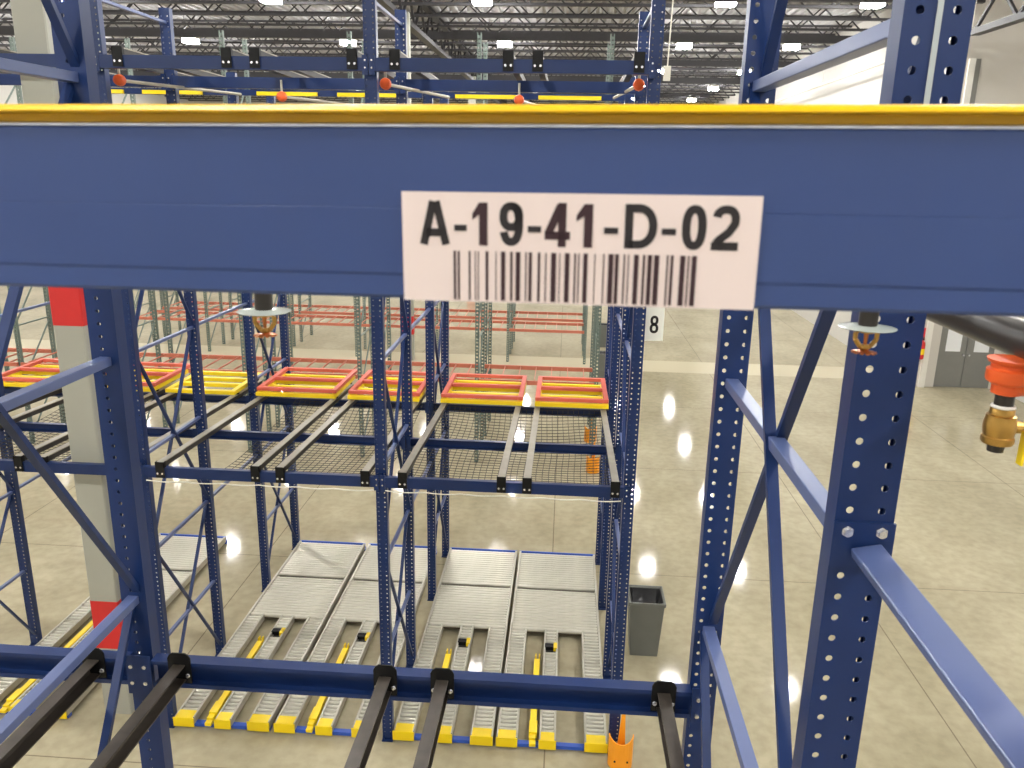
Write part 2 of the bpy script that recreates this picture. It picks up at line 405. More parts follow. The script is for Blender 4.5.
for i, x in enumerate(FX):
    if i > 0:
        fr = upright_frame(x, YF[0], YF[1], 9.0, 7.55, 'tall blue perforated frame at the aisle face of the far rack, %s one' % nm_[i])
        if i == 2: MB().box(-0.078, -0.057, -0.02, 0.08, 0.0, 1.45).build('post_sleeve', BLUE, fr)
        upright_frame(x, YF[2], YF[3], 7.1, 7.1, 'blue perforated frame at the rear of the far rack, %s one' % nm_[i])
        for k in (2, 4, 6):
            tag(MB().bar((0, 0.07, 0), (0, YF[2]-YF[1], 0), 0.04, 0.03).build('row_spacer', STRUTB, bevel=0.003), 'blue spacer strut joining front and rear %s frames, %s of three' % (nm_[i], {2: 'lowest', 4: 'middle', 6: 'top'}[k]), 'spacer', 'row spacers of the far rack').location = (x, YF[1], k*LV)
# near frames (the rack the camera looks out of)
NXL, NXR, NY0, NY1 = -1.785, 0.647, 1.60, 2.99
tR = upright_frame(NXR, NY0, NY1, 9.0, 9.0, 'near blue perforated frame on the right with bolted plate', n=16, w=0.112, d=0.06, wf=0.122, strut_w=0.048, struts=[1,2,3,4,5,6,7,8], crosses=[0,2,4,6])
tL = upright_frame(NXL-0.024, NY0, NY1, 9.0, 9.0, 'near blue perforated frame at the left with grey-blue braces', n=16, w=0.112, d=0.07, cols=(-0.01,), strut_w=0.048, struts=[1,2,3,4,5,6,7,8], crosses=[0,2,4,6])
# bolted splice plate and bolts on the right front post
pl = MB().box(-0.0635, 0.0635, -0.008, -0.0005, 5.262, 5.365).build('splice_plate', BLUE, tR)
for bx, bz in ((-0.035, 5.345), (0.035, 5.345)):
    MB().lathe((bx, -0.009, bz), [(0.013, 0), (0.013, -0.003), (0.009, -0.003), (0.009, -0.011)], 6, 'Y').build('bolt', BOLT, pl)
MB().box(-0.004, 0.006, -0.003, -0.0005, 6.1, 8.9).build('cable_strip', GREYPVC, tR)
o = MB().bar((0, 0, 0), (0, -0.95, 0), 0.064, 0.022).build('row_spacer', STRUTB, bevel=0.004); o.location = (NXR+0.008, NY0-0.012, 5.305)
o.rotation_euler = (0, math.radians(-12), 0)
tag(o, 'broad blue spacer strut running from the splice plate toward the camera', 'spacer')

# ------------------------------------------------------------------ beams
def step_beam(x0, x1, y, zc, label, h=0.11, dep=0.055, material=BLUE, name='rack_beam', group=None, rivets=True, dark=False):
    """y is the front face of the beam"""
    t = thing(name, label, 'beam', (x0, y, zc-h/2), group)
    L = x1-x0
    # C-shaped roll-formed profile with lips, seen from the front as an I-like face
    prof = [(0,0),(dep,0),(dep,h),(0,h),(0,h-0.004),(dep-0.004,h-0.004),(dep-0.004,0.004),(0,0.004)] if dark else \
           [(0,0),(dep,0),(dep,h),(0,h)]
    MB().extr(prof, (0.03,0,0), (L-0.03,0,0), (0,1,0), (0,0,1)).build('beam_body', material, t, bevel=0.002 if not dark else 0)
    for sx in (0, 1):
        b = MB(); xa = 0.003 if sx == 0 else L-0.055; xb = 0.055 if sx == 0 else L-0.003
        b.box(xa, xb, -0.006, -0.001, -0.03, h+0.02); b.box(xa if sx == 0 else xb-0.004, xa+0.004 if sx == 0 else xb, -0.001, 0.066, -0.03, h+0.02)
        c = b.build('end_connector', BLUE, t)
        if rivets:
            for bz in (h*0.25, h*0.8):
                MB().tube(((xa+xb)/2, -0.006, bz), ((xa+xb)/2, -0.012, bz), 0.008, 8).build('rivet', BOLT, c)
    return t
bn = ['outermost left', 'far left', 'middle', 'right']
for i in range(4):
    x0, x1 = FX[i], FX[i+1]
    step_beam(x0, x1, YF[0]-0.07, 3.04, 'blue front beam of the mid level in the far rack, %s bay' % bn[i], group='front beams of the mid level')
    step_beam(x0, x1, YF[1]-0.075, 2.985, 'dark blue second beam under the grey rails, %s bay' % bn[i], h=0.10, rivets=False, dark=True, group='inner beams of the mid level')
    step_beam(x0, x1, YF[2]-0.075, 2.925, 'dark blue third beam below the red carts, %s bay' % bn[i], h=0.10, rivets=False, dark=True, group='inner beams of the mid level')
    if i > 0:
        step_beam(x0, x1, YF[0]-0.07, 6.878, 'upper blue front beam with black brackets in the far rack, %s bay' % bn[i], group='front beams of the upper level')
        step_beam(x0, x1, YF[1]-0.075, 6.835, 'upper dark blue second beam of the far rack, %s bay' % bn[i], group='inner beams of the upper level')
        b = thing('yellow_stop_bar', 'thin yellow stop bar seen under the upper beams, %s bay' % bn[i], 'bar', (x0, YF[2]-0.1, 6.83), 'yellow bars of the upper level')
        MB().box(0.35, 1.1, 0, 0.04, 0, 0.045).build('bar', YELLOW, b); MB().box(1.35, 2.1, 0, 0.04, 0, 0.045).build('bar', YELLOW, b)
        MB().box(0.06, 2.38, 0.045, 0.10, 0.0, 0.07).build('carrier_beam', BLUE, b)
# near lower beams (C profile opened to the viewer)
def near_beam(x0, x1, label):
    t = thing('rack_beam', label, 'beam', (x0, 2.93, 3.845), 'near lower beams')
    L = x1-x0
    prof = [(0,0),(0.06,0),(0.06,0.125),(0,0.125),(0,0.108),(0.004,0.108),(0.004,0.119),(0.05,0.119),(0.05,0.006),(0.004,0.006),(0.004,0.02),(0,0.02)]
    MB().extr(prof, (0.055,0,0), (L-0.055,0,0), (0,1,0), (0,0,1)).build('beam_body', BLUE, t)
    for xa in (0.0, L):
        s_ = 1 if xa == 0 else -1
        c = MB().box(xa, xa+s_*0.055, -0.006, 0.0, -0.04, 0.15).build('end_connector', BLUE, t)
        for bz in (0.02, 0.1): MB().tube((xa+s_*0.03, -0.006, bz), (xa+s_*0.03, -0.016, bz), 0.009, 8).build('rivet', BOLT, c)
near_beam(NXL, NXR, 'dark blue lower beam crossing in front of the roller lanes')
near_beam(NXL-2.44, NXL, 'dark blue lower beam at the far lower left')

# the big label beam right in front of the camera
t = thing('label_beam', 'large blue beam filling the foreground with a yellow top edge and address label', 'beam', (0, 0.66, 5.965))
t.rotation_euler = (0, -0.0095, -0.06)
prof = [(0.003,0),(0.06,0),(0.06,0.1405),(0.003,0.1405),(0,0.137),(0,0.0755),(0.0003,0.075),(0,0.0745),(0,0.022),(0.0008,0.019),(0.0004,0.003)]
MB().extr(prof, (NXL,0,0), (NXR,0,0), (0,1,0), (0,0,1)).build('beam_face', BEAMBLUE, t)
prof = [(0.012,0.1422),(0.06,0.1422),(0.06,0.1556),(-0.001,0.1558),(-0.0045,0.1543),(-0.0065,0.1512),(-0.0065,0.1502),(-0.004,0.1496),(0.012,0.1496)]
MB().extr(prof, (NXL,0,0), (NXR,0,0), (0,1,0), (0,0,1)).build('yellow_edge', YELLOWB, t)
MB().bar((NXL, 0.0012, 0.1398), (NXR, 0.0012, 0.1398), 0.003, 0.0018).build('worn_edge_glint', EDGE, t)  # painted highlight along the worn top bevel
lx0, lx1, lz0, lz1 = -0.1345, 0.1525, -0.0005, 0.0885
lab = MB().box(lx0, lx1, -0.0022, -0.0010, lz0, lz1).build('address_label', LABELM, t)
# lettering
def stroke_char(ch, parent, x0, x1, z0, z1, y, m, name, th):
    w, h = x1-x0, z1-z0; t = th; hw = t/2
    def ell(cx, cz, rx, rz, a0, a1, n=30, e=2.35):
        out = []
        for i in range(n+1):
            a = math.radians(a0+(a1-a0)*i/n); c, q = math.cos(a), math.sin(a)
            out.append((cx+rx*math.copysign(abs(c)**(2/e), c), cz+rz*math.copysign(abs(q)**(2/e), q)))
        return out
    rx = w/2-hw; P = []
    if ch == '0': P = [ell(w/2, h/2, rx, h/2-hw, 0, 360, 40)]
    if ch == '9': P = [ell(w/2, h/2, rx, h/2-hw, 100, -158, 40), ell(w/2, h-0.33*h, rx, 0.33*h-hw, 0, 360, 36)]
    if ch == '8': P = [ell(w/2, h-0.27*h, rx*0.9, 0.27*h-hw, 0, 360), ell(w/2, 0.28*h, rx, 0.28*h-hw, 0, 360)]
    if ch == '2': P = [ell(w/2, h-0.32*h, rx, 0.32*h-hw, 168, -22, 24)+[(w*0.62, h*0.40), (w*0.30, h*0.24), (hw*1.1, t*0.8)], [(0, hw), (w, hw)]]
    if ch == '4': P = [[(w*0.62, h-hw*0.6), (hw*0.9, h*0.30)], [(0, h*0.26), (w, h*0.26)], [(w*0.68, 0), (w*0.68, h)]]
    if ch == 'A': P = [[(hw*1.05, 0), (w/2-hw*0.35, h)], [(w-hw*1.05, 0), (w/2+hw*0.35, h)], [(w*0.22, h*0.28), (w*0.78, h*0.28)]]
    if ch == 'D': P = [[(hw, 0), (hw, h)], [(hw, h-hw)]+ell(w*0.42, h/2, w-hw-w*0.42, h/2-hw, 90, -90, 24, 2.1)+[(hw, hw)]]
    b = MB()
    for pts in P:
        n = len(pts); closed = (Vector(pts[0])-Vector(pts[-1])).length < 1e-6
        vs_ = []
        for i in range(n):
            a = Vector(pts[i-1 if i > 0 else (n-2 if closed else 0)]); c = Vector(pts[i+1 if i < n-1 else (1 if closed else n-1)])
            d = (c-a).normalized(); nn = Vector((-d.y, d.x))*hw
            vs_ += [(x0+pts[i][0]+nn.x, y, z0+pts[i][1]+nn.y), (x0+pts[i][0]-nn.x, y, z0+pts[i][1]-nn.y)]
        b.add(vs_, [(2*i, 2*i+2, 2*i+3, 2*i+1) for i in range(n-1)])
    o = b.build(name, m, parent)
    return o
# address characters, each at its own span (pixels of the label measured left to right)
spans = [('A', 100, 182), ('-', 193, 226), ('1', 241, 281), ('9', 312, 374), ('-', 386, 421), ('4', 430, 496), ('1', 511, 553), ('-', 582, 618),
         ('D', 634, 716), ('-', 727, 763), ('0', 777, 838), ('2', 851, 918)]
def zx(p): return lx0+(p-54)/(970-54)*(lx1-lx0)
def bx_(p): return lx0+(p-58)/(957-58)*(lx1-lx0)
for ch, a, b in spans:
    if ch == '-':
        MB().box(zx(a), zx(b), -0.0026, -0.0022, 0.0575, 0.0625).build('character', INK, lab)
    elif ch == '1':
        c = MB(); xa, xb = zx(a), zx(b); st = 0.0070
        c.box(xb-st, xb, -0.0026, -0.0022, 0.0462, 0.0805)
        c.add([(xa,-0.0026,0.0665),(xa,-0.0026,0.0715),(xb-st,-0.0026,0.0805),(xb-st,-0.0026,0.0710)], [(0,3,2,1)])
        c.build('character', INKR, lab, fix=False)
    else:
        stroke_char(ch, lab, zx(a), zx(b), 0.0462, 0.0812, -0.0025, INKR if ch in '4' else INK, 'character', 0.0066)
bars = [(192,198),(203,208),(232,236),(248,250),(256,258),(276,283),(302,304),(316,327),(340,346),(354,366),(379,382),(388,396),(411,417),(430,433),
        (445,458),(466,468),(480,492),(504,508),(514,517),(527,538),(555,557),(577,580),(590,603),(607,616),(628,632),(639,642),(654,666),(676,682),
        (688,699),(704,717),(735,739),(745,752),(768,781),(787,791),(797,809)]
bc = MB()
for a, b in bars: bc.box(bx_(a), bx_(b), -0.0026, -0.0022, 0.0012, 0.0415)
bc.build('barcode', INKR, lab)

# ------------------------------------------------------------------ rails with brackets
def near_rail(x, ang, label, length=2.0):
    t = thing('push_back_rail', label, 'rail', (x, 2.93, 3.965), 'near black rails')
    b = MB()
    w = 0.052
    prof = [(-w/2,-0.075),(w/2,-0.075),(w/2,-0.069),(-w/2+0.006,-0.069),(-w/2+0.006,-0.006),(w/2,-0.006),(w/2,0),(-w/2,0)] if x < 0 else \
           [(w/2,-0.075),(-w/2,-0.075),(-w/2,-0.069),(w/2-0.006,-0.069),(w/2-0.006,-0.006),(-w/2,-0.006),(-w/2,0),(w/2,0)]
    b.extr(prof, (0, 0.0, 0.0), (0, -length, 0.04), (1,0,0), (0,0,1)); b.build('rail', RAILK, t)
    # rounded bracket plate on the beam
    h = 0.05; pr = [(-h,-0.09),(h,-0.09),(h,0.03),(h-0.008,0.045),(h-0.022,0.055),(-h+0.022,0.055),(-h+0.008,0.045),(-h,0.03)]
    p = MB().extr(pr, (0,-0.006,0), (0,0.0,0), (1,0,0), (0,0,1)).build('bracket', BLACK, t)
    for bx in (-0.036, 0.036): MB().lathe((bx, -0.007, -0.05), [(0.011,0),(0.011,-0.003),(0.007,-0.003),(0.007,-0.011)], 6, 'Y').build('bolt', BOLT, p)
nlab = ['black channel rail coming toward the camera, outermost left', 'black channel rail beside the near left upright', 'black channel rail third from the left, at middle of lower beam',
        'black channel rail fourth from the left, just right of middle', 'black channel rail rightmost, beside the near right upright']
for x, l in zip((-1.985, -1.60, -0.70, -0.455, 0.475), nlab): near_rail(x, 0, l)

def far_rail(x, z, y1, label, group, top=RAILG, slope=-0.038):
    t = thing('lane_rail', label, 'rail', (x, YF[0]-0.07, z), group)
    L = y1-(YF[0]-0.07); w = 0.062
    w = 0.07
    MB().extr([(-w/2,0.052),(w/2,0.052),(w/2,0.062),(-w/2,0.062)], (0,0,0), (0,L,L*slope), (1,0,0), (0,0,1)).build('rail_top', top, t)
    MB().extr([(-w/2+0.004,0),(w/2-0.004,0),(w/2-0.004,0.052),(-w/2+0.004,0.052)], (0,0.002,0), (0,L,L*slope), (1,0,0), (0,0,1)).build('rail_side', RAILDARK, t)
    p = MB().box(-0.045, 0.045, -0.014, -0.008, -0.10, 0.064).box(-0.045, -0.04, -0.014, 0.03, -0.0, 0.064).box(0.04, 0.045, -0.014, 0.03, 0, 0.064).build('bracket', BLACK, t)
    for bx in (-0.024, 0.024): MB().tube((bx, -0.014, -0.055), (bx, -0.022, -0.055), 0.011, 8).build('bolt', BOLT, p)
offs = (0.23, 1.20, 1.45, 2.30)
c = 0
for i in range(4):
    for k, of in enumerate(offs):
        if i == 0 and k < 2: continue
        x = FX[i]+of
        far_rail(x, 3.093, 10.9, 'grey-topped lane rail of the mid level, %s from the left of the %s bay' % (ORD[k], bn[i]), 'rails of the mid level')
        if i > 0: far_rail(x, 6.936, 10.0, 'upper level lane rail with black bracket, %s from the left of the %s bay' % (ORD[k], bn[i]), 'rails of the upper level', slope=-0.01)

# ------------------------------------------------------------------ red and yellow carts
def cart(x0, x1, z, red, label):
    t = thing('pallet_cart', label, 'cart', (x0, 9.86, z), 'pallet carts on the mid level rails')
    W = x1-x0
    def frame(y0, y1, z0, h, w, m, nm, bars_):
        b = MB(); b.box(0, w, y0, y1, z0, z0+h); b.box(W-w, W, y0, y1, z0, z0+h)
        for yy in bars_: b.box(w, W-w, yy, yy+w*1.05, z0, z0+h)
        b.build(nm, m, t, bevel=0.004)
    frame(-0.0, 1.02, 0.0, 0.05, 0.07, YELLOW, 'yellow_frame', (0.0, 0.34, 0.62, 0.92))
    if red: frame(0.05, 1.16, 0.06, 0.045, 0.06, REDC, 'red_frame', (0.05, 0.58, 1.10))
    for xx in (0.02, W-0.02):
        for yy in (0.15, 0.85): MB().tube((xx-0.012, yy, -0.012), (xx+0.012, yy, -0.012), 0.022, 10).build('wheel', BLACK, t)
cc = [(FX[0]+offs[2], FX[0]+offs[3], True, 'red and yellow pallet cart, leftmost, partly cut by the picture edge'),
      (FX[1]+offs[0], FX[1]+offs[1], True, 'red and yellow pallet cart partly hidden behind the grey column'),
      (FX[1]+offs[2], FX[1]+offs[3], False, 'all yellow pallet cart with no red frame'),
      (FX[2]+offs[0], FX[2]+offs[1], True, 'red and yellow pallet cart left of the middle upright, first in middle bay'),
      (FX[2]+offs[2], FX[2]+offs[3], True, 'red and yellow pallet cart partly hidden behind the middle upright'),
      (FX[3]+offs[0], FX[3]+offs[1], True, 'red and yellow pallet cart right of the middle uprights'),
      (FX[3]+offs[2], FX[3]+offs[3], True, 'rightmost red and yellow pallet cart beside the right upright')]
for x0, x1, rd, l in cc: cart(x0-0.03, x1+0.06, 3.088, rd, l)

# ------------------------------------------------------------------ safety nets
def net(x0, x1, label, xskip=0.0):
    y0, y1 = 7.36, 10.15
    nx, ny = int((x1-x0)/0.068), int((y1-y0)/0.085)
    vs_, es = [], []
    for j in range(ny+1):
        for i in range(nx+1):
            u, v = i/nx, j/ny
            sag = 0.16*math.sin(math.pi*v)**0.7*(0.6+0.4*math.sin(math.pi*u))+0.012*math.sin(7*u+5*v)
            wob = 0.012*math.sin(9*v+3*u)
            vs_.append((x0+(x1-x0)*u+wob, y0+(y1-y0)*v+0.012*math.sin(11*u+v*3), 2.955-sag))
    b = MB(); r = 0.0042
    def q(i, j): return Vector(vs_[j*(nx+1)+i])
    for j in range(ny+1):
        for i in range(nx): b.tube(q(i, j), q(i+1, j), r, 3, caps=False)
    for i in range(nx+1):
        for j in range(ny): b.tube(q(i, j), q(i, j+1), r, 3, caps=False)
    o = b.build('safety_net', WIRE, fix=False)
    tag(o, label, 'net'); return o
net(-3.55, -1.82, 'black safety net sagging under the rails of the middle bay')
net(-1.66, 0.60, 'black safety net sagging under the rails of the right bay')
net(-6.5, -5.3, 'black safety net sagging under the rails of the far left bay')
def rope(x0, x1, label):
    pts = []
    n = 40
    for i in range(n+1):
        u = i/n; pts.append((x0+(x1-x0)*u, 7.235, 2.968-0.012*abs(math.sin(u*math.pi*6))-0.006))
    tag(MB().path(pts, 0.006, 5).build('net_rope', ROPE, fix=False), label, 'rope')
rope(-4.1, -1.8, 'white rope hanging along the bottom of the front beam, middle bay')
rope(-1.68, 0.62, 'white rope hanging along the bottom of the front beam, right bay')

# ------------------------------------------------------------------ roller lanes on the floor
RP = 0.066
def roller_me(w, r=0.029):
    return MB().tube((-w/2, 0, 0), (w/2, 0, 0), r, 8).mesh('roller', ROLLER, smooth=True)
def lane(x0, W, label, barlen=1.5):
    Y0, YM, YG, YE = 7.30, 9.44, 10.48, 11.62
    t = thing('roller_lane', label, 'roller conveyor', (x0, Y0, 0), 'pallet flow roller lanes on the floor')
    zt = 0.13
    tracks = [(0.0, 0.225), (0.46, 0.64), (W-0.24, W)]
    for a, b_ in tracks:
        for xa in (a, b_-0.024):
            MB().box(xa, xa+0.024, 0.02, (YM-Y0), 0.05, zt+0.008).build('side_rail', GALV, t, bevel=0.003)
        cpn = (0.215 if b_-a > 0.2 else 0.16)
        m = (a+b_)/2; hw = (b_-a)/2+0.004
        cb = MB().box(m-hw, m+hw, -0.012, 0.0, 0.03, zt+0.014)
        cb.box(m-hw+0.02, m+hw-0.02, 0.0, 0.13, 0.05, zt+0.013)
        cb.build('yellow_end_cap', YELLOW, t, bevel=0.004)
    for a, b_ in tracks: MB().box(a+0.02, b_-0.02, 0.03, YM-Y0-0.0, 0.056, 0.062).build('track_gap_shade', RAILDARK, t)  # added dark sheet, paints shade into the gaps between rollers
    for xa in (0.0, W-0.03):
        MB().box(xa, xa+0.03, YM-Y0, YE-Y0, 0.05, zt+0.012).build('side_rail', GALV, t, bevel=0.003)
    MB().box(0.235, W-0.25, YM-Y0+0.05, YM-Y0+0.06, 0.05, zt-0.045).build('deck_shadow_strip', RAILDARK, t)  # dark strip standing in for the shadow under the deck, not a member
    # blue cross beams
    for ya in (0.03, 1.12, YE-Y0):
        MB().box(0.0, W, ya, ya+0.06, 0.012, 0.052).build('cross_beam', LANEBLUE, t)
    if True: MB().box(0.0, W, YE-Y0+0.001, YE-Y0+0.02, 0.052, 0.14).build('end_stop', LANEBLUE, t)
    MB().box(0.03, W-0.03, YM-Y0+0.02, YE-Y0-0.01, 0.056, 0.07).build('pan', TANPAN, t)
    # yellow stop arm
    s_ = MB(); s_.box(0.35, 0.42, 0.05, barlen, 0.06, 0.115); s_.box(0.345, 0.435, 0.12, 0.32, 0.06, 0.135); s_.box(0.355, 0.425, -0.02, 0.04, 0.06, 0.10)
    s_.box(0.36, 0.375, barlen, barlen+0.06, 0.08, 0.15); s_.box(0.405, 0.42, barlen, barlen+0.06, 0.08, 0.15)
    s_.build('stop_arm', YELLOW, t, bevel=0.004)
    MB().box(0.475, 0.60, 1.72, 1.80, 0.10, zt+0.018).build('sensor_block', BLACK, t)
    MB().box(0.585, 0.63, 1.70, 1.82, 0.10, zt+0.02).build('yellow_trigger', YELLOW, t)
    # wide rollers
    wide = roller_me(W-0.064); cnt = 0
    yy = YM-Y0+0.03
    while yy < YE-Y0-0.02:
        if not (YG-Y0-0.0 < yy < YG-Y0+0.07):
            put('roller', wide, t, (W/2, yy, zt-0.029)); cnt += 1
        yy += RP
    # track rollers: the nearest ones as parts, the rest as one
    rest = MB(); mes = {}
    for a, b_ in tracks:
        wr = b_-a-0.05
        me = mes.setdefault(round(wr, 4), roller_me(wr, 0.022))
        n = int((YM-Y0-0.17)/RP)+1; npart = (98-cnt)//3
        for k in range(n):
            y = 0.17+k*RP
            if b_-a < 0.2 and 1.68 < y < 1.84: continue
            if k < npart: put('roller', me, t, ((a+b_)/2, y, zt-0.022))
            else: rest.tube(((a+b_)/2-wr/2, y, zt-0.022), ((a+b_)/2+wr/2, y, zt-0.022), 0.022, 8)
    r = rest.build('roller', ROLLER, t, smooth=True); r['kind'] = 'stuff'
    return t
for x0, W, l, bl in ((-6.47, 1.12, 'roller lane at the far left, left of the grey column', 1.9),
                     (-4.12, 1.07, 'roller lane just right of the left frame, first in middle bay', 1.55),
                     (-2.99, 1.10, 'roller lane partly hidden by the middle frame, second in middle bay', 1.5),
                     (-1.675, 1.08, 'roller lane just right of the middle frame, first in right bay', 1.5),
                     (-0.555, 1.19, 'rightmost roller lane, beside the orange post guard', 1.5)):
    lane(x0, W, l, bl)

# ------------------------------------------------------------------ orange post guards
def guard(x, y, h, r, label):
    b = MB(); n = 12; p = []
    for k in range(n+1):
        a = math.pi*(1.0+k/n)
        hh = h*(0.88+0.12*abs(math.cos(a))**2)
        for rr in (r, r-0.012): 
            p += [(rr*math.cos(a), rr*math.sin(a), 0.0), (rr*math.cos(a), rr*math.sin(a), hh)]
    fs = []
    for k in range(n):
        o = k*4; q = o+4
        fs += [(o, q, q+1, o+1), (o+2, o+3, q+3, q+2), (o+1, q+1, q+3, o+3), (o, o+2, q+2, q)]
    b.add(p, fs+[(0,1,3,2), (n*4, n*4+2, n*4+3, n*4+1)])
    t = thing('post_guard', label, 'post guard', (x, y, 0))
    b.build('curved_shield', GUARD, t)
    MB().add([(-0.05,0.02,0),(0.055,0.02,0),(0.03,0.02,h*1.75),(0.0,0.02,h*1.75),(-0.05,0.035,0),(0.055,0.035,0),(0.03,0.035,h*1.75),(0.0,0.035,h*1.75)],
             [(0,1,2,3),(7,6,5,4),(0,4,5,1),(1,5,6,2),(2,6,7,3),(3,7,4,0)]).build('back_fin', GUARD, t)
    for bx in (-0.5, 0.5): MB().tube((bx*r, -0.86*r-0.003, h*0.3), (bx*r, -0.86*r-0.012, h*0.3), 0.01, 8).build('bolt', BLACK, t)
guard(0.765, 7.20, 0.36, 0.13, 'orange curved post guard at the foot of the right upright')
guard(0.72, 15.60, 0.36, 0.14, 'orange post guard seen through the net, at the nearer grey-green post')
guard(0.72, 17.50, 0.36, 0.14, 'orange post guard seen through the net, at the farther grey-green post')

# ------------------------------------------------------------------ trash bin
t = thing('trash_bin', 'grey square trash bin with black liner behind the right upright', 'trash bin', (1.19, 9.33, 0))
b = MB(); wi, ti, H_ = 0.175, 0.22, 0.78
def ring(h, z): return [(-h,-h,z),(h,-h,z),(h,h,z),(-h,h,z)]
b.add(ring(wi,0)+ring(ti,H_)+ring(ti-0.02,H_)+ring(wi-0.02,0.03),
      [(3,2,1,0)]+[(i,(i+1)%4,4+(i+1)%4,4+i) for i in range(4)]+[(4+i,4+(i+1)%4,8+(i+1)%4,8+i) for i in range(4)]+[(8+i,8+(i+1)%4,12+(i+1)%4,12+i) for i in range(4)]+[(12,13,14,15)])
b.build('bin_body', BINM, t, bevel=0.012)
b = MB()
for s_ in ((-ti-0.012, ti+0.012, -ti-0.012, -ti+0.005), (-ti-0.012, ti+0.012, ti-0.005, ti+0.012), (-ti-0.012, -ti+0.005, -ti, ti), (ti-0.005, ti+0.012, -ti, ti)):
    b.box(s_[0], s_[1], s_[2], s_[3], H_-0.04, H_+0.01)
b.build('rim', BINM, t, bevel=0.005)
b = MB(); n = 8; g = {}
pts = []; fs = []
for j in range(n+1):
    for i in range(n+1):
        u, v = i/n*2-1, j/n*2-1; e = max(abs(u), abs(v))
        pts.append((u*(ti-0.022), v*(ti-0.022), 0.765 if e > 0.99 else 0.50+0.16*e**2+random.uniform(-0.035, 0.035)))
for j in range(n):
    for i in range(n): q = j*(n+1)+i; fs.append((q, q+1, q+n+2, q+n+1))
MB().add(pts, fs).build('liner', LINER, t, smooth=True, fix=False)

copy_thing(t, (1.28, 23.2, 0), 'distant grey bin on the floor right of the grey-green racks, nearer of two', 'distant bins')
copy_thing(t, (1.35, 27.6, 0), 'distant grey bin on the floor right of the grey-green racks, farther of two', 'distant bins')
# ------------------------------------------------------------------ grey-green racks beyond
def gpost_mesh(h):
    b = MB(); w, d, p = 0.08, 0.07, 0.0762; s = 0.0
    b.box(-w/2, -w/2+0.004, 0, d, 0, h); b.box(w/2-0.004, w/2, 0, d, 0, h)
    N = int(h/p); hc = 0.02; r = 0.011
    b.box(-w/2, -hc, 0, 0.003, 0, h); b.box(hc, w/2, 0, 0.003, 0, h)
    for k in range(N):
        b.box(-hc, hc, 0, 0.003, k*p, k*p+p*0.62)
    return b.mesh('post', GREENP)
GP = {8.4: gpost_mesh(8.4), 6.0: gpost_mesh(6.0)}
GB = MB().box(0.04, 2.40, 0, 0.05, 0, 0.085).mesh('rack_beam', ORANGE)
def gdeck():
    b = MB()
    for k in range(7): b.box(0.15+k*0.34, 0.165+k*0.34, 0.0, 1.08, 0.06, 0.09)
    return b.mesh('deck_bars', ORANGE)
GD = gdeck()
def green_rack(y, h, levels, xs_, nm):
    for i, x in enumerate(xs_):
        t = thing('rack_frame', 'grey-green upright frame of the %s, %s from the left' % (nm, ORD[i]), 'rack upright', (x, y, 0), 'grey-green frames of the '+nm)
        put('post', GP[h], t); put('post', GP[h], t, (0, 1.13, 0))
        z = 0.15
        while z+1.2 < h:
            MB().bar((0, 0.04, z), (0, 1.16, z+1.15), 0.025, 0.025, (1, 0, 0)).build('diagonal_brace', GREENP, t)
            MB().bar((0, 0.04, z+1.2), (0, 1.16, z+1.2), 0.025, 0.025, (1, 0, 0)).build('strut', GREENP, t)
            z += 1.25
    for i, x in enumerate(xs_[:-1]):
        for k, z in enumerate(levels):
            t = thing('shelf_level', 'orange beam level of the %s, %s bay from the left%s' % (nm, ORD[i], '' if len(levels) == 1 else ', %s tier' % ORD[k]), 'shelf', (x, y, z), 'orange shelf levels of the '+nm)
            put('front_beam', GB, t, (0, -0.05, 0)); put('rear_beam', GB, t, (0, 1.2, 0)); put('support_bars', GD, t, (0, 0.04, 0))
gx = [0.72-2.44*k for k in range(6, -1, -1)]
green_rack(15.85, 8.4, [1.74, 4.5, 6.9], gx, 'second rack row')
green_rack(17.55, 6.0, [4.5], gx, 'third rack row')
green_rack(24.85, 6.0, [1.0], gx, 'fourth rack row')
green_rack(26.75, 6.0, [1.0], gx, 'fifth rack row')

# ------------------------------------------------------------------ sprinkler things close by
def sprinkler(x, y, z, label):
    t = thing('fire_sprinkler', label, 'sprinkler', (x, y, z))
    MB().lathe((0,0,0), [(0.0135,0.0),(0.0135,0.10)], 16).build('drop_pipe', PIPEK, t, smooth=True)
    MB().lathe((0,0,0), [(0.012,-0.002),(0.04,-0.001),(0.041,0.0),(0.02,0.003)], 28).build('shield_plate', DISC, t, smooth=True)
    f = MB()
    for s_ in (-1, 1):
        f.path([(s_*0.009,0,-0.002),(s_*0.0155,0,-0.008),(s_*0.0155,0,-0.018),(s_*0.009,0,-0.027),(s_*0.002,0,-0.033)], 0.0036, 8)
    f.lathe((0,0,0), [(0.012,-0.008),(0.012,-0.001)], 6); f.lathe((0,0,0), [(0.003,-0.035),(0.007,-0.031),(0.006,-0.026)], 12)
    f.build('frame_arms', BRASS, t)
    MB().lathe((0,0,0), [(0.002,-0.031),(0.004,-0.006)], 10).build('bulb', COPPER, t)
    d = MB().lathe((0,0,0), [(0.004,-0.038),(0.006,-0.034)], 10)
    for k in range(12):
        a = 2*math.pi*k/12; d.bar((0.003*math.cos(a),0.003*math.sin(a),-0.036), (0.018*math.cos(a),0.018*math.sin(a),-0.038), 0.005, 0.0015)
    d.build('deflector', COPPER, t)
sprinkler(0.449, 1.20, 5.853, 'brass sprinkler head in front of the near right upright')
sprinkler(-0.462, 1.20, 5.849, 'brass sprinkler head with pale round plate, left half of the picture')
tag(MB().tube((-1.7,1.2,5.965), (0.60,1.2,5.965), 0.017, 16).build('sprinkler_pipe', PIPEK, smooth=True), 'thin black sprinkler pipe hidden behind the foreground beam', 'pipe')
